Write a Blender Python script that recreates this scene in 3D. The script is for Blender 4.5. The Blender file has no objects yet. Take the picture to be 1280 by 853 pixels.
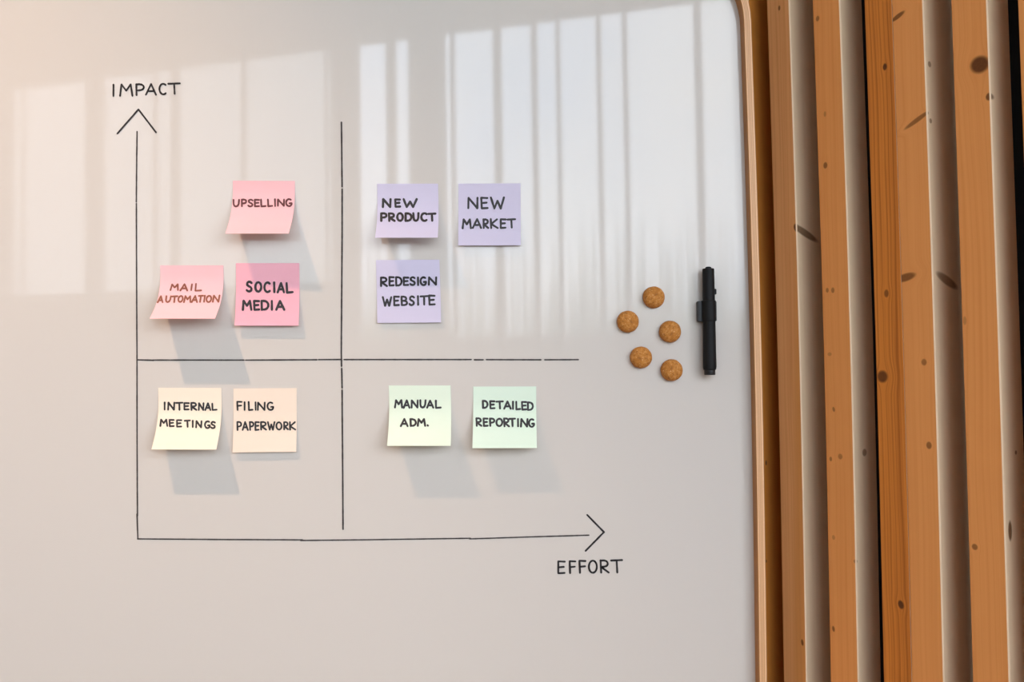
import bpy, bmesh, math, random
from mathutils import Vector, Matrix

# ------------------------------------------------------------------ camera, world, lights, exposure
SC = bpy.context.scene
COL = SC.collection
random.seed(7)
PW, PH, F = 1280.0, 853.0, 995.0          # photograph frame and focal length in pixels
D, CZ = 0.957, 1.5                        # camera to whiteboard distance, camera height
PITCH, ROLL = math.atan(0.0303), math.radians(0.85)

FW = Vector((0, math.cos(PITCH), math.sin(PITCH)))
UP0 = Vector((0, -math.sin(PITCH), math.cos(PITCH)))
RT = Vector((1, 0, 0)) * math.cos(ROLL) - UP0 * math.sin(ROLL)
UP = UP0 * math.cos(ROLL) + Vector((1, 0, 0)) * math.sin(ROLL)
EYE = Vector((0, -D, CZ))
cam_data = bpy.data.cameras.new('camera')
cam_data.sensor_width = 36.0
cam_data.lens = F / PW * 36.0
cam_data.clip_start = 0.02
cam = bpy.data.objects.new('camera', cam_data)
COL.objects.link(cam)
M = Matrix((RT, UP, -FW)).transposed().to_4x4()
M.translation = EYE
cam.matrix_world = M
SC.camera = cam

SC.view_settings.view_transform = 'Standard'
SC.view_settings.look = 'None'
SC.view_settings.gamma = 1.0
SC.view_settings.use_curve_mapping = False
SC.view_settings.exposure = 0.09

SKY = 6.4
world = bpy.data.worlds.new('overcast_sky')
SC.world = world
world.use_nodes = True
wn = world.node_tree.nodes
wl = world.node_tree.links
wn['Background'].inputs['Strength'].default_value = SKY
wtc = wn.new('ShaderNodeTexCoord')
wns = wn.new('ShaderNodeTexNoise'); wns.inputs['Scale'].default_value = 2.2; wns.inputs['Detail'].default_value = 4
wrp = wn.new('ShaderNodeValToRGB')
wrp.color_ramp.elements[0].position = 0.35; wrp.color_ramp.elements[0].color = (0.60, 0.76, 1.0, 1)
wrp.color_ramp.elements[1].position = 0.65; wrp.color_ramp.elements[1].color = (0.93, 0.98, 1.0, 1)
wl.new(wtc.outputs['Generated'], wns.inputs['Vector'])
wl.new(wns.outputs['Fac'], wrp.inputs['Fac'])
wl.new(wrp.outputs['Color'], wn['Background'].inputs['Color'])

WIN_A = math.radians(14.94)               # the window wall is turned a little against the whiteboard
WE = Vector((math.cos(WIN_A), math.sin(WIN_A), 0))
WO = Vector((0, -2.855, 0))
def win_pt(x, z, back=0.0):               # point of the window wall's inner face at world x
    s = x / WE.x
    return WO + WE * s + Vector((WE.y, -WE.x, 0)) * back + Vector((0, 0, z))

def look_rot(frm, to):
    return (Vector(to) - Vector(frm)).to_track_quat('-Z', 'Y').to_euler()

def spot(name, loc, to, energy, color, radius, size, blend):
    l = bpy.data.lights.new(name, 'SPOT')
    l.energy, l.color, l.shadow_soft_size = energy, color, radius
    l.spot_size, l.spot_blend = math.radians(size), blend
    o = bpy.data.objects.new(name, l); COL.objects.link(o)
    o.location = loc; o.rotation_euler = look_rot(loc, to)
    return o
def area(name, loc, to, energy, color, sx, sy, portal=False):
    l = bpy.data.lights.new(name, 'AREA')
    l.energy, l.color, l.shape, l.size, l.size_y = energy, color, 'RECTANGLE', sx, sy
    o = bpy.data.objects.new(name, l); COL.objects.link(o)
    o.location = loc; o.rotation_euler = look_rot(loc, to)
    if portal: l.cycles.is_portal = True
    return o

spot('wall_wash_spotlight', (-1.0, -0.70, CZ + 1.70), (-0.45, 0.0, CZ - 0.9), 125.0, (1.0, 0.65, 0.41), 0.012, 49, 1.0)
pc = win_pt(0.75, CZ + 0.95)
pn = Vector((-WE.y, WE.x, 0))
area('window_portal', pc + pn * 0.02, pc + pn, 1.0, (1, 1, 1), 7.8, 1.5, portal=True)
pc = win_pt(3.2, 1.08)
area('window_portal', pc + pn * 0.02, pc + pn, 1.0, (1, 1, 1), 3.0, 1.36, portal=True)

# ------------------------------------------------------------------ helpers
def ray(px, py):
    d = FW * F + RT * (px - PW / 2) + UP * (PH / 2 - py)
    return d / d.y
def on_board(px, py, y=0.0):
    return EYE + ray(px, py) * (D + y)

def mesh_obj(name, bm, mats, parent=None, smooth=False):
    me = bpy.data.meshes.new(name)
    bm.normal_update()
    bm.to_mesh(me); bm.free()
    for m in (mats if isinstance(mats, (list, tuple)) else [mats]):
        me.materials.append(m)
    if smooth:
        for p in me.polygons: p.use_smooth = True
        me.set_sharp_from_angle(angle=math.radians(35))
    o = bpy.data.objects.new(name, me)
    COL.objects.link(o)
    if parent is not None: o.parent = parent
    return o
def empty(name, loc, label=None, cat=None, group=None):
    o = bpy.data.objects.new(name, None)
    o.empty_display_size = 0.05
    COL.objects.link(o); o.location = loc
    tag(o, label, cat, group)
    bpy.context.view_layer.update()
    return o
def tag(o, label=None, cat=None, group=None, kind=None):
    if label: o['label'] = label
    if cat: o['category'] = cat
    if group: o['group'] = group
    if kind: o['kind'] = kind
    return o
def to_local(bm, origin):
    bmesh.ops.translate(bm, vec=-Vector(origin), verts=bm.verts)
    return bm
def add_box(bm, lo, hi, mat=0):
    vs = [bm.verts.new((x, y, z)) for z in (lo[2], hi[2]) for y in (lo[1], hi[1]) for x in (lo[0], hi[0])]
    fs = [(0, 2, 3, 1), (4, 5, 7, 6), (0, 1, 5, 4), (2, 6, 7, 3), (0, 4, 6, 2), (1, 3, 7, 5)]
    for f in fs:
        bm.faces.new([vs[i] for i in f]).material_index = mat
def add_prism(bm, poly, z0, z1):
    a = [bm.verts.new((x, y, z0)) for x, y in poly]
    b = [bm.verts.new((x, y, z1)) for x, y in poly]
    n = len(poly)
    bm.faces.new(a[::-1]); bm.faces.new(b)
    for i in range(n):
        bm.faces.new((a[i], a[(i + 1) % n], b[(i + 1) % n], b[i]))

def bow(dz, k):                            # timber and board edges bow by a few millimetres
    q = (dz / 0.41) ** 2
    return -k * 1.6 * (1 - math.exp(-q / 1.6))

# ------------------------------------------------------------------ materials
class NT:
    def __init__(self, name):
        self.m = bpy.data.materials.new(name); self.m.use_nodes = True
        self.n = self.m.node_tree.nodes; self.l = self.m.node_tree.links
        self.b = self.n['Principled BSDF']
    def node(self, t, **kw):
        x = self.n.new('ShaderNode' + t)
        for k, v in kw.items(): setattr(x, k, v)
        return x
    def math(self, op, a, b=None, c=None, clamp=False):
        x = self.node('Math', operation=op); x.use_clamp = clamp
        for i, v in enumerate((a, b, c)):
            if v is None: continue
            if isinstance(v, (int, float)): x.inputs[i].default_value = v
            else: self.l.new(v, x.inputs[i])
        return x.outputs[0]
    def mix(self, fac, a, b):
        x = self.node('Mix', data_type='RGBA')
        for i, v in ((0, fac), (6, a), (7, b)):
            if isinstance(v, (int, float)): x.inputs[i].default_value = v
            elif isinstance(v, tuple): x.inputs[i].default_value = (*v, 1)
            else: self.l.new(v, x.inputs[i])
        return x.outputs[2]
    def ramp(self, fac, stops):
        x = self.node('ValToRGB')
        e = x.color_ramp.elements
        while len(e) < len(stops): e.new(0.5)
        for i, (p, c) in enumerate(stops):
            e[i].position = p; e[i].color = (*c, 1) if isinstance(c, tuple) else (c, c, c, 1)
        self.l.new(fac, x.inputs[0])
        return x.outputs[0]
    def noise(self, vec, scale, detail=3, rough=0.5, dist=0.0):
        x = self.node('TexNoise')
        x.inputs['Scale'].default_value = scale; x.inputs['Detail'].default_value = detail
        x.inputs['Roughness'].default_value = rough; x.inputs['Distortion'].default_value = dist
        if vec is not None: self.l.new(vec, x.inputs['Vector'])
        return x.outputs['Fac']
    def combine(self, a, b, c):
        x = self.node('CombineXYZ')
        for i, v in enumerate((a, b, c)):
            if isinstance(v, (int, float)): x.inputs[i].default_value = v
            else: self.l.new(v, x.inputs[i])
        return x.outputs[0]
    def bump(self, h, strength, dist=0.001):
        x = self.node('Bump'); x.inputs['Strength'].default_value = strength; x.inputs['Distance'].default_value = dist
        self.l.new(h, x.inputs['Height']); self.l.new(x.outputs[0], self.b.inputs['Normal'])
    def set(self, **kw):
        for k, v in kw.items():
            s = self.b.inputs[k.replace('_', ' ')]
            if isinstance(v, (int, float)): s.default_value = v
            elif isinstance(v, tuple): s.default_value = (*v, 1)
            else: self.l.new(v, s)
        return self

def plain(name, col, rough=0.6, noise=0.0, scale=40, **kw):
    t = NT(name)
    if noise:
        tc = t.node('TexCoord').outputs['Object']
        n = t.noise(tc, scale, 3)
        c = t.mix(n, tuple(v * (1 - noise) for v in col), tuple(min(1, v * (1 + noise)) for v in col))
    else: c = col
    t.set(Base_Color=c, Roughness=rough, **kw)
    return t.m

def wood(name, light, dark, seed, knots=(), grain=1.0, ring=0.5, knot_col=(0.12, 0.036, 0.007), rough=0.55, heart=None):
    """Pine: long streaks along z, bending round elliptical knots (s, depth, z, rs, rd, rz, tilt, strength)."""
    t = NT(name)
    tc = t.node('TexCoord').outputs['Object']
    sep = t.node('SeparateXYZ'); t.l.new(tc, sep.inputs[0])
    x, y, z = sep.outputs
    xd, kmask = x, None
    for (ks, kd, kz, rs, rd, rz, tilt, st, tdep) in knots:
        dx = t.math('DIVIDE', t.math('SUBTRACT', x, ks), rs)
        dy = t.math('DIVIDE', t.math('SUBTRACT', y, kd), rd)
        zz = t.math('SUBTRACT', z, kz)
        if tilt:
            zz = t.math('ADD', zz, t.math('MULTIPLY', t.math('SUBTRACT', x, ks), tilt))
        if tdep:
            zz = t.math('ADD', zz, t.math('MULTIPLY', t.math('SUBTRACT', y, kd), tdep))
        dz = t.math('DIVIDE', zz, rz)
        q = t.math('ADD', t.math('ADD', t.math('MULTIPLY', dx, dx), t.math('MULTIPLY', dy, dy)), t.math('MULTIPLY', dz, dz))
        e = t.math('EXPONENT', t.math('MULTIPLY', q, -0.22))
        xd = t.math('SUBTRACT', xd, t.math('MULTIPLY', t.math('MULTIPLY', t.math('SUBTRACT', x, ks), e), 0.75))
        mr = t.node('MapRange', interpolation_type='SMOOTHSTEP')
        t.l.new(q, mr.inputs['Value'])
        mr.inputs['From Min'].default_value = 1.7; mr.inputs['From Max'].default_value = 0.55
        mr.inputs['To Min'].default_value = 0.0; mr.inputs['To Max'].default_value = st
        k = mr.outputs[0]
        kmask = k if kmask is None else t.math('MAXIMUM', kmask, k)
    wob = t.noise(t.combine(t.math('MULTIPLY', x, 9), t.math('MULTIPLY', y, 9), t.math('ADD', t.math('MULTIPLY', z, 2.2), seed * 3.7)), 1.0, 2)
    xs = t.math('ADD', xd, t.math('MULTIPLY', t.math('SUBTRACT', wob, 0.5), 0.018))
    v1 = t.combine(t.math('MULTIPLY', xs, 330), t.math('MULTIPLY', y, 330), t.math('ADD', t.math('MULTIPLY', z, 3.0), seed * 11.3))
    fine = t.noise(v1, 1.0, 4, 0.6)
    v2 = t.combine(t.math('MULTIPLY', xs, 95), t.math('MULTIPLY', y, 95), t.math('ADD', t.math('MULTIPLY', z, 0.9), seed * 5.1))
    broad = t.noise(v2, 1.0, 2, 0.5)
    rings = t.math('FRACT', t.math('MULTIPLY', t.math('ADD', t.math('MULTIPLY', xs, 1.0), t.math('MULTIPLY', broad, 0.016)), 165))
    rg = t.ramp(rings, [(0.0, 0.0), (0.62, 0.12), (0.9, 1.0), (1.0, 0.0)])
    g = t.math('ADD', t.math('MULTIPLY', t.math('SUBTRACT', fine, 0.42), 1.3 * grain), t.math('MULTIPLY', rg, ring))
    g = t.math('ADD', g, t.math('MULTIPLY', t.math('SUBTRACT', broad, 0.5), 0.9 * grain), clamp=True)
    c = t.mix(g, light, dark)
    if heart:                               # a band of paler sapwood or darker heartwood at one side of the face
        (h0, h1, hz, hcol) = heart
        m = t.node('MapRange', interpolation_type='SMOOTHSTEP')
        t.l.new(t.math('ADD', t.math('ADD', x, t.math('MULTIPLY', t.math('SUBTRACT', z, CZ), hz)), t.math('MULTIPLY', t.math('SUBTRACT', wob, 0.5), 0.012)), m.inputs['Value'])
        m.inputs['From Min'].default_value = h0; m.inputs['From Max'].default_value = h1
        c = t.mix(m.outputs[0], c, t.mix(t.math('MULTIPLY', g, 0.7), hcol, dark))
    if kmask is not None:
        kn = t.noise(tc, 420, 2)
        kc = t.mix(kn, tuple(v * 0.6 for v in knot_col), tuple(v * 1.5 for v in knot_col))
        c = t.mix(kmask, c, kc)
    t.set(Base_Color=c, Roughness=rough, Specular_IOR_Level=0.25)
    t.bump(fine, 0.12, 0.0006)
    return t.m

# whiteboard: white steel under a clear gloss
t = NT('whiteboard_enamel')
t.set(Base_Color=(0.625, 0.575, 0.53), Roughness=0.6, Specular_IOR_Level=0.0, Coat_Weight=1.0, Coat_Roughness=0.038, Coat_IOR=1.5)
M_BOARD = t.m

def ply_mat():
    t = NT('plywood_edge')
    a = t.node('Attribute'); a.attribute_name = 'ply'
    tc = t.node('TexCoord').outputs['Object']
    n = t.noise(tc, 60, 3)
    p = t.math('ADD', a.outputs['Fac'], t.math('MULTIPLY', t.math('SUBTRACT', n, 0.5), 0.02))
    dk, md, lt = (0.44, 0.19, 0.065), (0.62, 0.31, 0.13), (0.84, 0.50, 0.27)
    c = t.ramp(p, [(0.0, (0.40, 0.15, 0.018)), (0.06, (0.42, 0.16, 0.022)), (0.10, lt), (0.24, lt), (0.28, dk), (0.33, md), (0.36, lt), (0.47, md),
                   (0.51, dk), (0.55, lt), (0.68, md), (0.72, dk), (0.76, lt), (0.93, lt), (1.0, (0.42, 0.22, 0.09))])
    sp = t.noise(tc, 700, 2)
    c = t.mix(t.math('MULTIPLY', sp, 0.35), c, (0.5, 0.29, 0.14))
    t.set(Base_Color=c, Roughness=0.5)
    return t.m
M_PLY = ply_mat()
M_INK = plain('black_marker_ink', (0.018, 0.014, 0.016), 0.55)
M_LINE = plain('worn_marker_line', (0.045, 0.035, 0.034), 0.6, 0.5, 90)
M_INK_LIT_RED = plain('lit_black_ink_red', (0.10, 0.016, 0.022), 0.6)  # black ink; lamplight on the curled note put into its colour
M_INK_LIT_BROWN = plain('lit_black_ink_brown', (0.21, 0.055, 0.03), 0.6)  # same black ink, with a stronger lamp glow put into the colour
M_BLACK = plain('black_plastic', (0.004, 0.004, 0.0045), 0.6, 0.2, 300, Specular_IOR_Level=0.25)
M_BLACK2 = plain('black_rubber', (0.004, 0.004, 0.005), 0.5)
M_FELT = plain('black_felt', (0.006, 0.007, 0.009), 0.95, 0.3, 300)
M_WALL = plain('white_plaster', (0.50, 0.47, 0.44), 0.9, 0.03, 6)
M_WALL_BOUNCE = plain('warm_bounce_plaster', (0.85, 0.66, 0.48), 0.9, 0.03, 6)  # unseen wall tinted bright and warm to bounce light onto the slat fronts
M_CEIL = plain('ceiling_plaster', (0.50, 0.47, 0.44), 0.9, 0.02, 6)
M_FLOOR = wood('oak_floor', (0.46, 0.33, 0.22), (0.33, 0.22, 0.14), 3, (), 0.8, 0.2)
M_WINF = plain('grey_window_frame', (0.5, 0.48, 0.46), 0.5)
M_FACADE = plain('pale_facade', (0.72, 0.71, 0.68), 0.9, 0.1, 0.3)
M_GROUND = plain('pale_pavement', (0.4, 0.39, 0.37), 0.9, 0.1, 2)

def paper(name, col):
    t = NT(name)
    tc = t.node('TexCoord').outputs['Object']
    n = t.noise(tc, 900, 2)
    c = t.mix(n, tuple(v * 0.97 for v in col), col)
    t.set(Base_Color=c, Roughness=0.85, Specular_IOR_Level=0.15)
    tr = t.node('BsdfTranslucent'); t.l.new(c, tr.inputs['Color'])
    mx = t.node('MixShader'); mx.inputs[0].default_value = 0.16
    t.l.new(t.b.outputs[0], mx.inputs[1]); t.l.new(tr.outputs[0], mx.inputs[2])
    t.l.new(mx.outputs[0], t.n['Material Output'].inputs['Surface'])
    return t.m
PAPER = {
    'pink': paper('pale_pink_paper', (0.98, 0.59, 0.62)),
    'rose': paper('rose_pink_paper', (0.97, 0.50, 0.58)),
    'lilac': paper('lilac_paper', (0.73, 0.67, 0.83)),
    'peach': paper('peach_paper', (0.98, 0.82, 0.68)),
    'cream': paper('cream_paper', (0.98, 0.86, 0.71)),
    'green': paper('pale_green_paper', (0.85, 0.94, 0.78)),
    'mint': paper('mint_green_paper', (0.80, 0.93, 0.79)),
}

def cork():
    t = NT('cork')
    tc = t.node('TexCoord').outputs['Object']
    v = t.node('TexVoronoi'); v.inputs['Scale'].default_value = 480; t.l.new(tc, v.inputs['Vector'])
    n = t.noise(tc, 260, 4, 0.65)
    n2 = t.noise(tc, 700, 2)
    c = t.ramp(v.outputs['Color'], [(0.2, (0.44, 0.165, 0.03)), (0.55, (0.50, 0.20, 0.042)), (0.85, (0.57, 0.26, 0.075))])
    c = t.mix(t.ramp(n, [(0.53, 0.0), (0.64, 0.75)]), c, (0.22, 0.07, 0.014))
    c = t.mix(t.ramp(n2, [(0.62, 0.0), (0.72, 0.7)]), c, (0.80, 0.52, 0.27))
    t.set(Base_Color=c, Roughness=0.8, Specular_IOR_Level=0.2)
    t.bump(n, 0.6, 0.0012)
    return t.m
M_CORK = cork()

# ------------------------------------------------------------------ the setting
ROOM_L, CEIL = -3.3, 3.80
TH = math.radians(55)                       # the slatted wall runs at 55 degrees towards the viewer
SD = Vector((math.cos(TH), -math.sin(TH), 0))   # along the slatted wall, to the right
SN = Vector((math.sin(TH), math.cos(TH), 0))    # into the slatted wall
Z0 = 0.99
SO = Vector((0.3327 * Z0, Z0 - D, 0))       # front left edge of the first full slat
def slat_pt(s, d):
    p = SO + SD * s + SN * d
    return (p.x, p.y)
BACK = 0.0725                                 # the felt lies this far behind the slat fronts
S_END = 0.75
ROOM_R = 5.0

bm = bmesh.new()
bl = slat_pt(-0.62, BACK)
br = slat_pt(S_END, BACK)
add_prism(bm, [bl, br, (br[0] + SN.x * 0.08, br[1] + SN.y * 0.08), (bl[0] + SN.x * 0.08, bl[1] + SN.y * 0.08)], 0, CEIL)
tag(mesh_obj('wall_right', bm, M_FELT), kind='structure')

bm = bmesh.new()
add_prism(bm, [(ROOM_L - 0.1, 0.036), (0.235, 0.036), (0.235, 0.07), (0.10, 0.40), (ROOM_L - 0.1, 0.40)], 0, CEIL)
tag(mesh_obj('wall_back', bm, M_WALL), kind='structure')

wl_y = WO.y + math.tan(WIN_A) * ROOM_L
bm = bmesh.new(); add_box(bm, (ROOM_L - 0.1, wl_y - 0.2, 0), (ROOM_L, 0.5, CEIL))
tag(mesh_obj('wall_left', bm, M_WALL_BOUNCE), kind='structure')

wr_y = WO.y + math.tan(WIN_A) * ROOM_R
cx, cy = slat_pt(S_END, BACK + 0.08)
poly = [(ROOM_L - 0.1, 0.5), (ROOM_L - 0.1, wl_y - 0.25), (ROOM_R + 0.1, wr_y - 0.2), (ROOM_R + 0.1, cy + 0.2), (0.2, 0.5)]
bm = bmesh.new(); add_box(bm, (cx - 0.06, cy, 0), (ROOM_R + 0.1, cy + 0.1, CEIL))
tag(mesh_obj('wall_corner', bm, M_WALL), kind='structure')
bm = bmesh.new(); add_box(bm, (ROOM_R, wr_y - 0.1, 0), (ROOM_R + 0.1, cy, CEIL))
tag(mesh_obj('wall_far', bm, M_WALL), kind='structure')
bm = bmesh.new(); add_prism(bm, poly, -0.08, 0.0)
tag(mesh_obj('floor', bm, M_FLOOR), kind='structure')
bm = bmesh.new(); add_prism(bm, poly, CEIL, CEIL + 0.08)
tag(mesh_obj('ceiling', bm, M_CEIL), kind='structure')

# window wall: sill, head and piers in one shell; the thin mullions belong to each window
SILL, SILL_HIGH, HEAD = CZ + 0.14, CZ + 0.44, CZ + 1.65
bm = bmesh.new()
def wbox(bm, x0, x1, z0, z1, d0=0.0, d1=0.03):
    a, b, c, d = (win_pt(x0, 0, d0), win_pt(x1, 0, d0), win_pt(x1, 0, d1), win_pt(x0, 0, d1))
    add_prism(bm, [(p.x, p.y) for p in (a, b, c, d)], z0, z1)
XR = ROOM_R
wbox(bm, ROOM_L - 0.1, -0.85, 0, SILL_HIGH); wbox(bm, -0.85, 1.80, 0, SILL); wbox(bm, 1.80, XR, 0, 0.4); wbox(bm, ROOM_L - 0.1, XR, HEAD, CEIL)
GAPS = [(-2.89, -2.39), (-2.275, -1.80 - 0.046), (-1.801, -0.915), (-0.766, -0.618), (-0.572, -0.501), (-0.317, 1.66), (1.80, 4.6)]
edges = [ROOM_L - 0.1] + [v for g in GAPS for v in g] + [XR]
for i in range(0, len(edges), 2):
    wbox(bm, edges[i], edges[i + 1], 0.4 if edges[i] > 2 else SILL, HEAD)
tag(mesh_obj('wall_front', bm, M_WALL), kind='structure')
BARS = {0: [(-2.827, -2.811)], 1: [(-1.960, -1.940)], 2: [(-1.428, -1.400), (-0.953, -0.94)],
        5: [(-0.289, -0.269), (-0.075, -0.037), (0.109, 0.136), (0.226, 0.245), (0.414, 0.436), (0.533, 0.555), (0.848, 0.882), (1.25, 1.28)],
        6: [(2.7, 2.74), (3.65, 3.69)]}
for k, bars in BARS.items():
    bm = bmesh.new()
    for b in bars: wbox(bm, b[0], b[1], 0.4 if k == 6 else SILL, HEAD, 0.005, 0.03)
    tag(mesh_obj('window_%d' % (k + 1), bm, M_WINF), kind='structure')

# outside: paving and a long pale building across the street
bm = bmesh.new(); add_box(bm, (-40, -60, -0.3), (40, -3.9, -0.1))
tag(mesh_obj('exterior_ground', bm, M_GROUND), kind='structure')
bm = bmesh.new()
for x0, x1, h in ((-40, -14, 4.6), (-14, -3, 3.0), (-3, 4, 2.4), (4, 14, 3.2), (14, 40, 2.8)):
    add_box(bm, (x0, -34, -0.1), (x1, -26, h))
tag(mesh_obj('exterior_building', bm, M_FACADE), kind='structure')
bm = bmesh.new()
add_box(bm, (-60, -33, -0.1), (-7.0, -25, 26))  # tall block added to dim the left panes in the reflection
tag(mesh_obj('exterior_building', bm, plain('dimming_grey_facade', (0.56, 0.55, 0.53), 0.9, 0.1, 0.3)), kind='structure')

bm = bmesh.new()  # slim cones added outside to fade the lower edge of the window reflection
x = -6.5
while x < 12:
    h, rr = random.uniform(4.3, 6.6), random.uniform(0.08, 0.13)
    add_cone = [bm.verts.new((x + rr * math.cos(a), -24 + rr * math.sin(a), 1.9)) for a in [i * math.pi / 3 for i in range(6)]]
    tip = bm.verts.new((x, -24, h))
    foot = [bm.verts.new((v.co.x, v.co.y, -0.1)) for v in add_cone]
    for i in range(6):
        bm.faces.new((add_cone[i], add_cone[(i + 1) % 6], tip))
        bm.faces.new((foot[i], foot[(i + 1) % 6], add_cone[(i + 1) % 6], add_cone[i]))
    x += random.uniform(0.13, 0.22)
tag(mesh_obj('reflection_fade_cones', bm, plain('pale_green_fade_cones', (0.30, 0.32, 0.26), 0.9, 0.2, 3)), kind='structure')

# ------------------------------------------------------------------ the whiteboard
def edge_pt(px, py, y):
    p = on_board(px, py, y); return p
BX1 = 0.2989 * D                            # right inner edge of the frame on the white surface
BX0 = -1.36
BZ1 = CZ + 0.029 + 0.480
BZ0 = CZ - 0.74
RAD, FT, FP = 0.100, 0.0094, 0.015          # corner radius, frame thickness, how far it stands proud
KB = 0.0042
board = empty('whiteboard', (0.5 * (BX0 + BX1), 0.0, BZ0),
              'big glossy whiteboard with rounded plywood frame, hung beside the pine slat wall', 'whiteboard')
BO = board.location.copy()

def rounded_path(off):
    r = RAD + off
    x0, x1, z0, z1 = BX0 - off, BX1 + off, BZ0 - off, BZ1 + off
    pts = []
    def arc(cx, cz, a0):
        for i in range(17):
            a = math.radians(a0 + 90 * i / 16)
            pts.append((cx + r * math.cos(a), cz + r * math.sin(a)))
    arc(x0 + r, z0 + r, 180)
    arc(x1 - r, z0 + r, 270)
    n = 40
    for i in range(1, n):
        pts.append((x1, z0 + r + (z1 - z0 - 2 * r) * i / n))
    arc(x1 - r, z1 - r, 0)
    arc(x0 + r, z1 - r, 90)
    out = []
    for x, z in pts:
        w = max(0.0, (x - 0.1) / 0.19)
        out.append((x + bow(z - CZ - 0.03, KB) * min(w, 1.0), z))
    return out

bm = bmesh.new()
inner = rounded_path(0.001)
fr = [bm.verts.new((x, 0.0, z)) for x, z in inner]
bk = [bm.verts.new((x, 0.02, z)) for x, z in inner]
bm.faces.new(fr); bm.faces.new(bk[::-1])
for i in range(len(fr)):
    j = (i + 1) % len(fr)
    bm.faces.new((fr[j], fr[i], bk[i], bk[j]))
mesh_obj('writing_surface', to_local(bm, BO), M_BOARD, board)

bm = bmesh.new()
ply = bm.verts.layers.float.new('ply')
prof = [(0.0, 0.034, 0.0), (0.0, -FP + 0.0008, 0.0), (0.0008, -FP, 0.09), (FT - 0.0008, -FP, 0.95), (FT, -FP + 0.0008, 1.0), (FT, 0.034, 1.0)]
rings = []
for off, y, a in prof:
    ring = []
    for x, z in rounded_path(off):
        v = bm.verts.new((x, y, z)); v[ply] = a; ring.append(v)
    rings.append(ring)
for k in range(len(rings)):
    A, B = rings[k], rings[(k + 1) % len(rings)]
    for i in range(len(A)):
        j = (i + 1) % len(A)
        bm.faces.new((A[i], A[j], B[j], B[i]))
bmesh.ops.recalc_face_normals(bm, faces=bm.faces)
tag(mesh_obj('frame', to_local(bm, BO), M_PLY, board), 'plywood frame showing its layered edge')

# ------------------------------------------------------------------ hand lettering and drawn strokes
def arcpts(cx, cy, rx, ry, a0, a1, n=12):
    return [(cx + rx * math.cos(math.radians(a0 + (a1 - a0) * i / n)), cy + ry * math.sin(math.radians(a0 + (a1 - a0) * i / n))) for i in range(n + 1)]
G = {
    'A': [[(0, 1), (.5, 0), (1, 1)], [(.17, .68), (.85, .66)]],
    'B': [[(.04, 1), (0, 0)], [(0, .02)] + arcpts(.35, .25, .5, .24, -90, 90) + [(.05, .5)], [(.05, .5), (.4, .49)] + arcpts(.42, .74, .56, .25, -90, 90) + [(.04, .99)]],
    'C': [arcpts(.58, .5, .58, .5, -50, -310)],
    'D': [[(.03, 1), (0, 0)], [(0, .02), (.3, .02)] + arcpts(.35, .5, .65, .48, -90, 90) + [(.03, .98)]],
    'E': [[(1, .02), (0, 0), (.05, 1), (1, .97)], [(.02, .5), (.85, .46)]],
    'F': [[(1, .02), (0, 0), (.05, 1)], [(.02, .5), (.9, .46)]],
    'G': [arcpts(.55, .5, .55, .5, -55, -330)[:-1] + [(1, .72), (1, .58), (.62, .6)]],
    'I': [[(.5, 0), (.5, 1)]],
    'K': [[(0, 0), (.05, 1)], [(.9, .02), (.06, .55), (1, 1)]],
    'L': [[(0, 0), (.06, 1), (1, .95)]],
    'M': [[(0, 1), (.12, 0), (.5, .55), (.86, 0), (1, 1)]],
    'N': [[(0, 1), (.05, 0), (.95, 1), (1, 0)]],
    'O': [arcpts(.5, .5, .5, .5, -80, 280, 18)],
    'P': [[(.05, 1), (0, 0)], [(0, .03), (.4, 0)] + arcpts(.45, .28, .52, .27, -90, 90) + [(.04, .58)]],
    'R': [[(.05, 1), (0, 0)], [(0, .03), (.4, 0)] + arcpts(.42, .26, .48, .25, -90, 90) + [(.06, .54), (1, 1)]],
    'S': [[(.95, .12), (.72, .01), (.4, 0), (.12, .12), (.12, .33), (.4, .46), (.75, .55), (.95, .72), (.86, .9), (.55, 1), (.2, .97), (0, .86)]],
    'T': [[(0, .04), (1, 0)], [(.5, .02), (.53, 1)]],
    'U': [[(0, 0), (.03, .6), (.15, .9), (.45, 1), (.78, .9), (.95, .6), (1, 0)]],
    'W': [[(0, 0), (.25, 1), (.5, .3), (.74, 1), (1, 0)]],
    '.': [[(.3, .92), (.5, .98)]],
}
def strokes_to_polys(strokes, w):
    """Pixel-space strokes to convex pieces: short quads and round joints."""
    out = []
    for st in strokes:
        pts = []
        for a, b in zip(st, st[1:]):
            n = max(1, int(math.hypot(b[0] - a[0], b[1] - a[1]) / 3.5))
            n = min(n, 60)
            for i in range(n): pts.append((a[0] + (b[0] - a[0]) * i / n, a[1] + (b[1] - a[1]) * i / n))
        pts.append(st[-1])
        ws = [w * (0.9 + 0.2 * random.random()) / 2 for _ in pts]
        for k, (a, b) in enumerate(zip(pts, pts[1:])):
            dx, dy = b[0] - a[0], b[1] - a[1]
            l = math.hypot(dx, dy) or 1e-6
            nx, ny = -dy / l, dx / l
            wa, wb = ws[k], ws[k + 1]
            out.append([(a[0] + nx * wa, a[1] + ny * wa), (b[0] + nx * wb, b[1] + ny * wb), (b[0] - nx * wb, b[1] - ny * wb), (a[0] - nx * wa, a[1] - ny * wa)])
        for p, r in zip(pts, ws):
            out.append([(p[0] + r * math.cos(q), p[1] + r * math.sin(q)) for q in [i * math.pi / 4 for i in range(8)]])
    return out
def ink_mesh(polys, mapper):
    bm = bmesh.new()
    for pl in polys:
        vs = [bm.verts.new(mapper(*p)) for p in pl]
        f = bm.faces.new(vs); f.normal_update()
        if f.normal.y > 0: f.normal_flip()
    return bm
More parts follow.
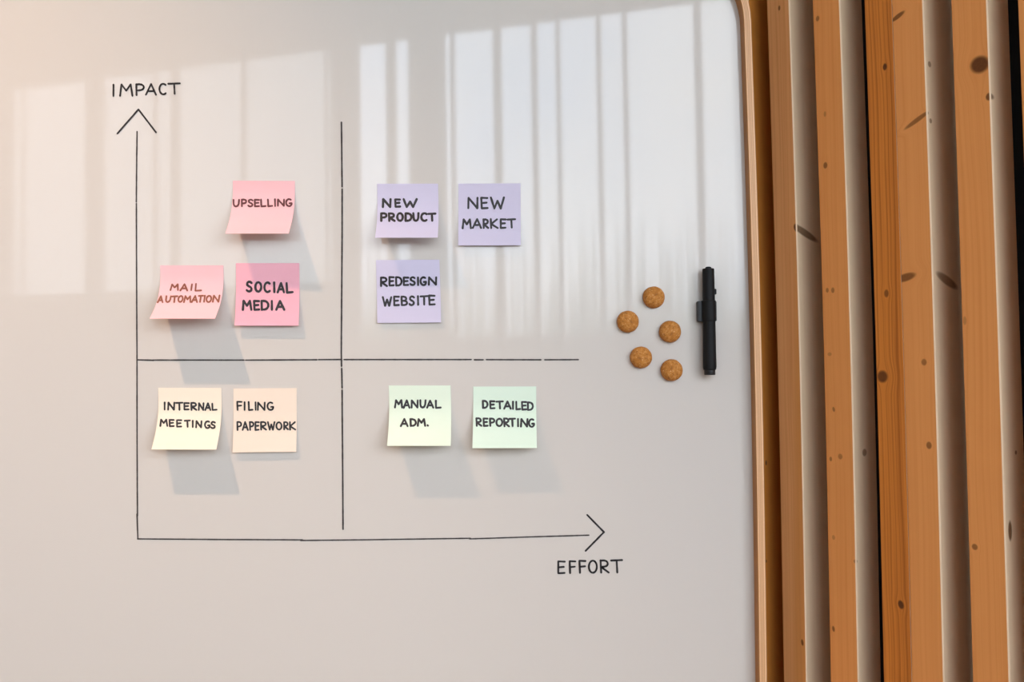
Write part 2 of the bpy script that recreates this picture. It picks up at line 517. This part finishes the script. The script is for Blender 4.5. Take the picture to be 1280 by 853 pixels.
def word(text, org, k, xs, y0, y1, slant=0.0):
    """text with each letter's left and right in crop units; y0, y1 = (left, right) top and bottom."""
    out = []
    ox, oy = org
    n = len(text)
    for i, (ch, (a, b)) in enumerate(zip(text, xs)):
        f = i / max(1, n - 1)
        t0, t1 = y0[0] + (y0[1] - y0[0]) * f, y1[0] + (y1[1] - y1[0]) * f
        j0, j1 = random.uniform(-1.2, 1.2), random.uniform(-1.2, 1.2)
        rot = random.uniform(-0.03, 0.03)
        for st in G[ch]:
            pts = []
            for (u, v) in st:
                X = a + (b - a) * u + (0.5 - v) * (slant + rot) * (t1 - t0)
                Y = t0 + j0 + (t1 + j1 - t0 - j0) * v
                pts.append((ox + X / k, oy + Y / k))
            out.append(pts)
    return out
def board_map(off):
    return lambda px, py: on_board(px, py, -off)

def board_ink(name, strokes, w, mat, off=0.0004, label=None):
    bm = ink_mesh(strokes_to_polys(strokes, w), board_map(off))
    o = mesh_obj(name, to_local(bm, BO), mat, board)
    if label: o['label'] = label
    return o
board_ink('vertical_axis', [[(171.3, 164.5), (170.8, 200), (170.3, 252.5)], [(170.4, 254.5), (170.7, 350), (171.2, 450), (171.3, 560), (171.8, 645)], [(171.2, 643), (172.3, 674)]], 1.7, M_LINE, label='thin black upright axis line')
board_ink('arrow_head', [[(146.7, 167), (173, 136.8), (195, 165.5)]], 2.2, M_INK, label='upward arrow tip')
board_ink('divider_line', [[(426.8, 153), (427.6, 233.5)], [(427.7, 236.5), (427.6, 300), (427, 380), (426.6, 440), (426.9, 458)], [(427.1, 461), (427.6, 485)], [(427.6, 488), (428.4, 600), (428.8, 662)]], 2.0, M_LINE, label='upright line between the quadrants')
board_ink('cross_line', [[(172, 450), (192, 450.6)], [(191, 450.3), (305, 450.4)], [(307, 450.4), (396, 449.9)], [(398, 449.8), (426, 449.6)], [(430, 449.7), (589, 449.7)], [(593, 450), (604, 450)], [(608, 449.8), (676, 450)], [(681, 450), (723, 449.8)]], 1.8, M_LINE, label='level line between the quadrants')
board_ink('horizontal_axis', [[(172, 674), (280, 674.8), (378, 675.2)], [(376, 676), (480, 674.8), (588, 673.2)], [(587, 674), (660, 671.6), (736, 669.4)]], 1.7, M_LINE, label='thin black level axis line')
board_ink('arrow_head', [[(734, 644), (755, 665.5), (732, 689)]], 2.3, M_INK, label='arrow tip pointing to the right')
IMP = word('IMPACT', (120, 80), 4, [(80, 94), (120, 182), (201, 240), (250, 300), (317, 350), (362, 420)], (104, 97), (161, 150))
board_ink('lettering', IMP, 2.3, M_INK, label='handwritten word IMPACT')
EFF = word('EFFORT', (660, 620), 7.757, [(292, 356), (405, 460), (500, 558), (590, 668), (705, 782), (808, 914)], (638, 624), (752, 745))
board_ink('lettering', EFF, 2.5, M_INK, label='handwritten word EFFORT')

# ------------------------------------------------------------------ sticky notes
PAPER_GAP = 0.0006
def sticky_note(label, tl, tr, flat, phi, colour, words, ink, w, length=0.0762, skew=0.0, twist=0.0, curl_x=0.0, group='sticky notes on the whiteboard'):
    A, B = on_board(*tl), on_board(*tr)
    width = (B - A).length
    u = (B - A).normalized()
    v = Vector((u.z, 0, -u.x))              # down the note, in the board plane
    v = (v + u * skew).normalized()
    s_arc = length - flat
    phi *= 0.80
    c_arc = 0.75 * s_arc
    R = c_arc / max(phi, 1e-4)
    dA, lA = R * math.sin(phi), R * (1 - math.cos(phi))
    def prof(s):                            # distance down the board, lift off the board
        if s <= flat: return s, 0.0
        if s <= flat + c_arc:
            a = (s - flat) / R
            return flat + R * math.sin(a), R * (1 - math.cos(a))
        q = s - flat - c_arc
        return flat + dA + q * math.cos(phi), lA + q * math.sin(phi)
    def surf(x, s, off=0.0):                # x 0..1 across, s 0..length down
        d, l = prof(s)
        lift = l * (1 + twist * (x - 0.5)) + curl_x * (2 * x - 1) ** 2 * (s / length)
        return A + u * (x * width) + v * d + Vector((0, -(PAPER_GAP + lift + off), 0))
    org = A + u * (width / 2) + Vector((0, -PAPER_GAP, 0))
    root_label = label
    nx, ny = 8, 28
    bm = bmesh.new()
    front = [[bm.verts.new(surf(i / nx, length * j / ny)) for i in range(nx + 1)] for j in range(ny + 1)]
    th = 0.00016
    def nrm(x, s):
        e = 1e-4
        p = surf(x, max(0, s - e)); q = surf(x, min(length, s + e))
        return (q - p).cross(u).normalized()
    back = []
    for j in range(ny + 1):
        row = []
        for i in range(nx + 1):
            p = surf(i / nx, length * j / ny); n = nrm(i / nx, length * j / ny)
            if n.y > 0: n = -n
            row.append(bm.verts.new(p - n * th))
        back.append(row)
    for j in range(ny):
        for i in range(nx):
            bm.faces.new((front[j][i], front[j + 1][i], front[j + 1][i + 1], front[j][i + 1]))
            bm.faces.new((back[j][i], back[j][i + 1], back[j + 1][i + 1], back[j + 1][i]))
    for j in range(ny):
        bm.faces.new((front[j][0], back[j][0], back[j + 1][0], front[j + 1][0]))
        bm.faces.new((front[j][nx], front[j + 1][nx], back[j + 1][nx], back[j][nx]))
    for i in range(nx):
        bm.faces.new((front[0][i], front[0][i + 1], back[0][i + 1], back[0][i]))
        bm.faces.new((front[ny][i], back[ny][i], back[ny][i + 1], front[ny][i + 1]))
    bmesh.ops.recalc_face_normals(bm, faces=bm.faces)
    note = mesh_obj('sticky_note', to_local(bm, org), PAPER[colour], smooth=True)
    note.location = org
    tag(note, label, 'sticky note', group)
    def mapper(px, py):
        d = ray(px, py)
        x, s = 0.5, length / 2
        y = -PAPER_GAP
        P = None
        for _ in range(14):
            P = EYE + d * (D + y)
            rel = P - A; rel.y = 0
            det = u.x * v.z - u.z * v.x
            a = (rel.x * v.z - rel.z * v.x) / det
            dd = (u.x * rel.z - u.z * rel.x) / det
            x = a / width
            if dd <= flat: s = dd
            elif dd <= flat + dA:
                s = flat + R * math.asin(max(-1, min(1, (dd - flat) / R)))
            else:
                s = flat + c_arc + (dd - flat - dA) / math.cos(phi)
            y = surf(x, s).y
        n = nrm(x, s)
        if n.y > 0: n = -n
        return P + n * 0.0003
    polys = strokes_to_polys(words, w)
    bm = ink_mesh(polys, mapper)
    bpy.context.view_layer.update()
    mesh_obj('lettering', to_local(bm, org), ink, note)
    return note

O2, K2 = (180, 210), 4.064
O3, K3 = (440, 210), 4.0625
O4, K4 = (160, 440), 4.571
O5, K5 = (420, 440), 4.129
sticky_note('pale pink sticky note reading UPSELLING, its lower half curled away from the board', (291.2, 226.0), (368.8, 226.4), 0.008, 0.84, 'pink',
    word('UPSELLING', O2, K2, [(455, 483), (497, 520), (530, 553), (563, 585), (595, 618), (630, 652), (662, 670), (680, 712), (722, 750)], (162, 160), (197, 194)), M_INK_LIT_RED, 2.3, skew=0.02, twist=0.10)
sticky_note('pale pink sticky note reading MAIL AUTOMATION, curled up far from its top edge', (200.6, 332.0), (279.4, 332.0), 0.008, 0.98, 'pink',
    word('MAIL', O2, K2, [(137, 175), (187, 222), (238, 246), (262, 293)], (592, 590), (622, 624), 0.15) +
    word('AUTOMATION', O2, K2, [(72, 97), (112, 135), (142, 168), (175, 197), (205, 238), (245, 272), (276, 298), (304, 311), (318, 342), (352, 382)], (653, 650), (683, 682), 0.15), M_INK_LIT_BROWN, 2.2, skew=0.035)
sticky_note('rose pink sticky note reading SOCIAL MEDIA, lying almost flat under the curled one', (295.0, 329.2), (374.3, 329.2), 0.02, 0.22, 'rose',
    word('SOCIAL', O2, K2, [(522, 548), (566, 596), (612, 640), (658, 666), (680, 712), (725, 755)], (579, 586), (628, 634)) +
    word('MEDIA', O2, K2, [(502, 545), (560, 585), (598, 632), (646, 654), (672, 712)], (676, 676), (722, 720)), M_INK, 2.9, skew=0.018)
sticky_note('lilac sticky note reading NEW PRODUCT, its bottom edge curled forward', (471.3, 230.0), (547.5, 229.8), 0.013, 0.82, 'lilac',
    word('NEW', O3, K3, [(157, 196), (220, 244), (262, 328)], (160, 160), (199, 199)) +
    word('PRODUCT', O3, K3, [(148, 176), (188, 216), (230, 258), (272, 302), (312, 338), (352, 380), (388, 424)], (231, 232), (270, 269)), M_INK, 2.9, skew=0.03)
sticky_note('lilac sticky note reading NEW MARKET, lying flat, furthest along the top row', (573.0, 229.8), (650.6, 229.5), 0.02, 0.18, 'lilac',
    word('NEW', O3, K3, [(590, 638), (657, 688), (706, 772)], (152, 150), (206, 206)) +
    word('MARKET', O3, K3, [(562, 604), (614, 656), (668, 692), (705, 740), (755, 780), (790, 829)], (262, 260), (307, 304)), M_INK, 2.6)
sticky_note('pale lilac sticky note reading REDESIGN WEBSITE, flat, alone below the lilac pair', (470.0, 325.4), (549.3, 324.8), 0.03, 0.12, 'lilac',
    word('REDESIGN', O3, K3, [(147, 178), (190, 212), (224, 252), (263, 286), (296, 320), (332, 339), (348, 376), (390, 428)], (556, 556), (599, 594)) +
    word('WEBSITE', O3, K3, [(157, 200), (214, 238), (252, 280), (292, 316), (332, 339), (348, 384), (392, 420)], (656, 650), (700, 694)), M_INK, 2.6, skew=0.025)
sticky_note('cream sticky note reading INTERNAL MEETINGS, bottom edge lifted off the board', (198.0, 485.0), (277.0, 485.2), 0.013, 0.68, 'cream',
    word('INTERNAL', O4, K4, [(203, 217), (230, 265), (275, 312), (322, 348), (362, 392), (405, 432), (442, 472), (482, 507)], (289, 296), (330, 333)) +
    word('MEETINGS', O4, K4, [(185, 225), (238, 262), (280, 305), (325, 355), (366, 375), (390, 420), (440, 468), (475, 498)], (388, 400), (424, 438)), M_INK, 2.3, skew=0.035)
sticky_note('peach sticky note reading FILING PAPERWORK, lying nearly flat beside the cream note', (292.1, 486.0), (371.2, 485.2), 0.025, 0.14, 'peach',
    word('FILING', O4, K4, [(625, 650), (662, 671), (690, 712), (725, 734), (742, 782), (797, 830)], (286, 290), (333, 333)) +
    word('PAPERWORK', O4, K4, [(625, 648), (655, 685), (697, 718), (728, 748), (760, 790), (800, 838), (848, 878), (892, 915), (925, 957)], (402, 402), (447, 444)), M_INK, 2.2)
sticky_note('pale green sticky note reading MANUAL ADM., its bottom edge lifted', (485.9, 482.0), (563.2, 482.0), 0.013, 0.80, 'green',
    word('MANUAL', O5, K5, [(305, 342), (350, 380), (390, 422), (435, 462), (470, 502), (515, 541)], (250, 252), (289, 289)) +
    word('ADM.', O5, K5, [(335, 370), (385, 412), (422, 460), (470, 480)], (348, 346), (384, 383)), M_INK, 2.5, skew=0.032)
sticky_note('mint green sticky note reading DETAILED REPORTING, bottom edge slightly lifted', (591.5, 483.4), (670.2, 483.2), 0.013, 0.68, 'mint',
    word('DETAILED', O5, K5, [(758, 782), (796, 818), (828, 862), (868, 902), (910, 917), (930, 950), (960, 982), (990, 1016)], (253, 261), (291, 300)) +
    word('REPORTING', O5, K5, [(725, 750), (762, 782), (795, 818), (828, 858), (868, 892), (895, 925), (936, 943), (955, 988), (996, 1022)], (343, 348), (382, 387)), M_INK, 2.5)

# ------------------------------------------------------------------ cork magnets
def lathe(bm, prof, n=40, axis='Y', center=(0, 0, 0), cap=True):
    rings = []
    c = Vector(center)
    for r, h in prof:
        ring = []
        for i in range(n):
            a = 2 * math.pi * i / n
            if axis == 'Y': p = Vector((r * math.cos(a), h, r * math.sin(a)))
            else: p = Vector((r * math.cos(a), r * math.sin(a), h))
            ring.append(bm.verts.new(c + p))
        rings.append(ring)
    for A, B in zip(rings, rings[1:]):
        for i in range(n):
            j = (i + 1) % n
            bm.faces.new((A[i], A[j], B[j], B[i]))
    if cap:
        bm.faces.new(rings[0][::-1]); bm.faces.new(rings[-1])
    bmesh.ops.recalc_face_normals(bm, faces=bm.faces)
    return bm
CR = 0.0132
cork_labels = [
    ((818, 371.5), 'round cork magnet at the top of the five'),
    ((785.5, 402.0), 'round cork magnet furthest from the marker, with a dark pit at its rim'),
    ((838.5, 414.5), 'round cork magnet nearest the black marker, at its mid height'),
    ((802.0, 447.0), 'round cork magnet in the bottom pair, the one away from the marker'),
    ((840.5, 463.0), 'round cork magnet lowest on the whiteboard, level with the marker tip'),
]
for i, ((px, py), lab) in enumerate(cork_labels):
    bm = bmesh.new()
    T, q = 0.0115, 0.0085
    prof = [(CR * 0.93, 0.0), (CR * 0.985, -0.002), (CR, -T + q)]
    for k in range(1, 8):
        a = math.pi / 2 * k / 7
        prof.append((CR - q + q * math.cos(a), -T + q - q * math.sin(a)))
    prof += [(CR * 0.2, -T - 0.0003), (0.0006, -T - 0.0004)]
    lathe(bm, prof, 44)
    for vv in bm.verts:
        d = 1 + 0.012 * math.sin(vv.co.x * 700 + i * 2) * math.sin(vv.co.z * 620 + i)
        vv.co.x *= d; vv.co.z *= d
    o = mesh_obj('cork_magnet', bm, M_CORK, smooth=True)
    p = on_board(px, py, -0.008)
    o.location = (p.x, -0.0001, p.z)
    o.rotation_euler = (0, i * 1.3, 0)
    tag(o, lab, 'magnet', 'cork magnets on the whiteboard')

# ------------------------------------------------------------------ the black marker
PR = 0.0077
py_c = -0.0115
pt, pb = on_board(885.3, 334.5, py_c), on_board(887.3, 469, py_c)
ax = (pt - pb).normalized()
PL = (pt - pb).length
pen = empty('whiteboard_marker', pb, 'black whiteboard marker held upright by its magnetic clip beside the cork magnets', 'marker pen')
pen.rotation_euler = (0, math.atan2(ax.x, ax.z), 0)
bpy.context.view_layer.update()
def zz(py): return PL * (469 - py) / (469 - 334.5)
bm = lathe(bmesh.new(), [(PR * 0.78, zz(463)), (PR * 0.96, zz(462.4)), (PR * 1.03, zz(459)), (PR * 1.03, zz(456)), (PR * 1.0, zz(440)), (PR * 0.97, zz(402))], 36, 'Z')
mesh_obj('barrel', bm, M_BLACK, pen, True)
bm = lathe(bmesh.new(), [(PR * 0.80, zz(469)), (PR * 0.84, zz(468.2)), (PR * 0.84, zz(463))], 32, 'Z')
mesh_obj('end_plug', bm, M_BLACK2, pen, True)
bm = lathe(bmesh.new(), [(PR * 0.97, zz(402)), (PR * 0.95, zz(380)), (PR * 0.90, zz(337)), (PR * 0.86, zz(336.2)), (PR * 0.48, zz(335.6)), (PR * 0.44, zz(334.2)), (PR * 0.25, zz(333.6))], 36, 'Z')
# grooves round the cap
cap = mesh_obj('cap', bm, M_BLACK, pen, True)
bm = bmesh.new()
add_box(bm, (PR * 0.72, -0.0022, zz(368.5)), (PR * 1.17, 0.0022, zz(361.5)))
bmesh.ops.bevel(bm, geom=bm.edges[:], offset=0.0006, segments=2, affect='EDGES')
mesh_obj('clip_nub', bm, M_BLACK, pen)
# sleeve with the flat magnet that holds the pen to the board
bm = lathe(bmesh.new(), [(PR * 0.98, zz(402)), (PR * 1.07, zz(401.5)), (PR * 1.09, zz(400)), (PR * 1.06, zz(376.5)), (PR * 0.98, zz(376))], 36, 'Z', cap=False)
mesh_obj('clip_sleeve', bm, M_BLACK, pen, True)
bm = bmesh.new()
add_box(bm, (-PR * 1.62, 0.0, zz(402)), (PR * 1.22, -py_c - 0.0002, zz(376.5)))
bmesh.ops.bevel(bm, geom=bm.edges[:], offset=0.0007, segments=2, affect='EDGES')
mesh_obj('magnet_pad', bm, M_BLACK2, pen)

# ------------------------------------------------------------------ pine slats
def kz(px, py, s):                           # height above the floor of a knot seen at (px, py) at distance s along the slats
    P = SO + SD * s
    d = ray(px, py)
    return EYE.z + d.z * (P.y - EYE.y)
def ks(px, py):                              # distance along the slat fronts of a point seen at (px, py)
    d = ray(px, py); uu = d.x
    # (SO.x + s cos) = uu * (SO.y + D - s sin)
    return (uu * (SO.y + D) - SO.x) / (SD.x - uu * SD.y)
def make_slat(s0, s1, depth, knots_px, light, dark, side_light, side_dark, label, seed, k, grain=1.0, ring=0.5, heart=None, front_gap=0.0, side_knots_px=(), edge=True):
    wd = s1 - s0
    P = SO + SD * s0 + SN * front_gap
    knots = []
    for (px, py, rx, rz, tilt, st, dp) in knots_px:
        s = ks(px, py)
        knots.append((s - s0 - bow(kz(px, py, s) - CZ - 0.03, k), 0.0, kz(px, py, s), rx / 1000, dp / 1000, rz / 1000, tilt, st, 0.0))
    sk = []
    for (px, py, rd, rz, st, *td) in side_knots_px:   # knots on the side face, given by where they show
        d = ray(px, py)
        # solve for depth t on the line P + SD*wd + SN*t
        Q = SO + SD * s1
        tt = (d.x * (Q.y + D) - Q.x) / (SN.x - d.x * SN.y)
        zq = EYE.z + d.z * (Q.y + SN.y * tt + D)
        sk.append((wd, tt, zq, 0.006, rd / 1000, rz / 1000, 0.0, st, td[0] if td else 0.0))
    m1 = wood('pine_front', light, dark, seed, knots, grain, ring, heart=heart)
    m2 = wood('pine_side', side_light, side_dark, seed + 0.5, knots + sk, grain * 0.5, ring * 0.25, knot_col=(0.15, 0.07, 0.025), rough=0.75)  # side faces take their own, mostly paler tones
    b = 0.0012
    e = b if edge else 0.00005
    prof = [(b, 0.0, 0), (wd - e, 0.0, 0), (wd - 0.3 * e, 0.3 * e, 1), (wd, e, 1), (wd, depth, 0), (0.0, depth, 0), (0.0, b, 0), (0.3 * b, 0.3 * b, 0)]
    bm = bmesh.new()
    nz = 64
    zs = [0.0 + (CEIL - 0.0) * i / nz for i in range(nz + 1)]
    rows = [[bm.verts.new((x + bow(z - CZ - 0.03, k), y, z)) for x, y, _ in prof] for z in zs]
    n = len(prof)
    for A, B in zip(rows, rows[1:]):
        for i in range(n):
            j = (i + 1) % n
            f = bm.faces.new((A[i], A[j], B[j], B[i]))
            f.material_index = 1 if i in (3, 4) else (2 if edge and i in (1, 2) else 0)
    bm.faces.new(rows[0]); bm.faces.new(rows[-1][::-1])
    bmesh.ops.recalc_face_normals(bm, faces=bm.faces)
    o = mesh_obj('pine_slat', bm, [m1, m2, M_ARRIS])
    o.location = P
    o.rotation_euler = (0, 0, -TH)
    tag(o, label, 'slat', 'upright pine slats beside the whiteboard')
    return o

M_ARRIS = plain('painted_edge_highlight', (0.88, 0.66, 0.44), 0.5, 0.06, 30)  # bright line of light along the slat corner, painted as a paler colour
L1, D1 = (0.84, 0.34, 0.10), (0.72, 0.25, 0.055)
SL, SDK = (0.80, 0.61, 0.40), (0.68, 0.49, 0.29)
W = 0.0335
S = {}
for key, px0, px1 in (('a', 971, 999.7), ('b', 1029, 1063.7), ('c', 1094, 1128), ('d', 1128.6, 1168.6), ('e', 1203, 1249)):
    S[key] = (ks(px0, 426), ks(px1, 426))
S['c'] = (S['c'][0], S['d'][0])
PIT = S['e'][0] - S['d'][0]
make_slat(S['a'][0] - PIT, S['a'][0] - PIT + W, 0.058, [], (0.60, 0.24, 0.05), (0.50, 0.17, 0.03), (0.66, 0.25, 0.04), (0.54, 0.17, 0.02),
          'dark pine slat half hidden behind the whiteboard frame', 1, 0.0033, side_knots_px=[(958, 579, 1.5, 3, .9), (959, 702, 1.2, 2, .8)])
make_slat(*S['a'], 0.060, [(972, 11, 1.4, 3.0, 0, .8, 3), (995, 285, 3.4, 4.5, 0.5, .9, 5), (1001, 803, 1.6, 3.5, .3, .85, 3)], (0.80, 0.37, 0.14), (0.64, 0.26, 0.08), SL, SDK,
          'brownish pine slat next to the frame, a slanted knot crossing its edge', 2, 0.0033, 1.1, 0.45, side_knots_px=[(1006, 291, 24, 4.6, .85, 0.32)], heart=(0.020, 0.032, -0.030, (0.72, 0.31, 0.09)))
make_slat(*S['b'], 0.045, [(1020, 24, 2.2, 3, 0, .65, 3), (1031, 207, 2.4, 3.5, 0, .75, 3), (1030, 143, 1.5, 3, 0, .4, 3), (1034, 363, 1.8, 2.6, 0, .55, 3), (1041, 363, 2, 3, 0, .6, 3),
                           (1037, 443, 2.4, 2, 0, .35, 3), (1042, 512, 1.6, 2.6, .4, .6, 3), (1038, 574, 1.6, 2.5, 0, .6, 3), (1050, 571, 2.6, 3.0, 0, .55, 3), (1041, 672, 1.8, 2.5, 0, .35, 3), (1068, 702, 2, 2, 0, .5, 3), (1040, 786, 1.6, 3, .3, .8, 3)],
          L1, D1, SL, SDK, 'pine slat with many small knots in front of a black gap', 3, 0.0033, 0.8, 0.3, side_knots_px=[(1081, 566, 4, 4, .7)])
make_slat(*S['c'], 0.058, [(1105, 84, 2.2, 3.6, 0, 1.0, 4), (1108, 367, 2.4, 4.0, 0, .75, 3), (1103, 471, 5.6, 6.2, 0, .92, 4), (1125, 756, 3.0, 4.2, 0.2, 1.0, 4)],
          (0.70, 0.23, 0.035), (0.42, 0.115, 0.014), SL, SDK, 'deep orange pine slat with strong grain, touching the next slat', 4, 0.0024, 1.5, 0.7, edge=False)
make_slat(*S['d'], 0.072, [(1121, 21, 7, 2.6, -0.35, .8, 4), (1146, 150, 13, 2.6, -0.45, .7, 4), (1132, 347, 10, 4.0, -0.18, .8, 4), (1155, 453, 2.6, 3.2, 0, .6, 3), (1161, 557, 2.6, 3.5, 0, .7, 3)],
          L1, D1, SL, SDK, 'pine slat with three long slanted branch knots, joined to the deep orange one', 5, 0.0022, 0.7, 0.25,
          side_knots_px=[(1163, 80, 3, 3, .7), (1164, 151, 2.5, 2.5, .7), (1184, 351, 20, 5.0, .75, 0.3), (1161, 262, 1.5, 2, .8), (1177, 795, 2.2, 2, .7)])
make_slat(*S['e'], 0.045, [(1224, 81, 8.2, 8.0, 0.1, .97, 4), (1235.5, 121, 2.6, 3.5, 0, .85, 8), (1206, 401, 1.6, 4, 0, .35, 3), (1218, 684, 2.6, 2.8, 0, .7, 3)],
          L1, D1, SL, SDK, 'widest looking pine slat with one big oval knot near its top', 6, 0.0012, 0.8, 0.35, side_knots_px=[(1263, 664, 3.5, 9, .95), (1270, 566, 2, 2, .8)])
make_slat(S['e'][0] + PIT, S['e'][0] + PIT + W, 0.056, [], L1, D1, SL, SDK, 'sliver of pine slat at the far edge, past the black gap', 7, 0.001, 0.8, 0.3)
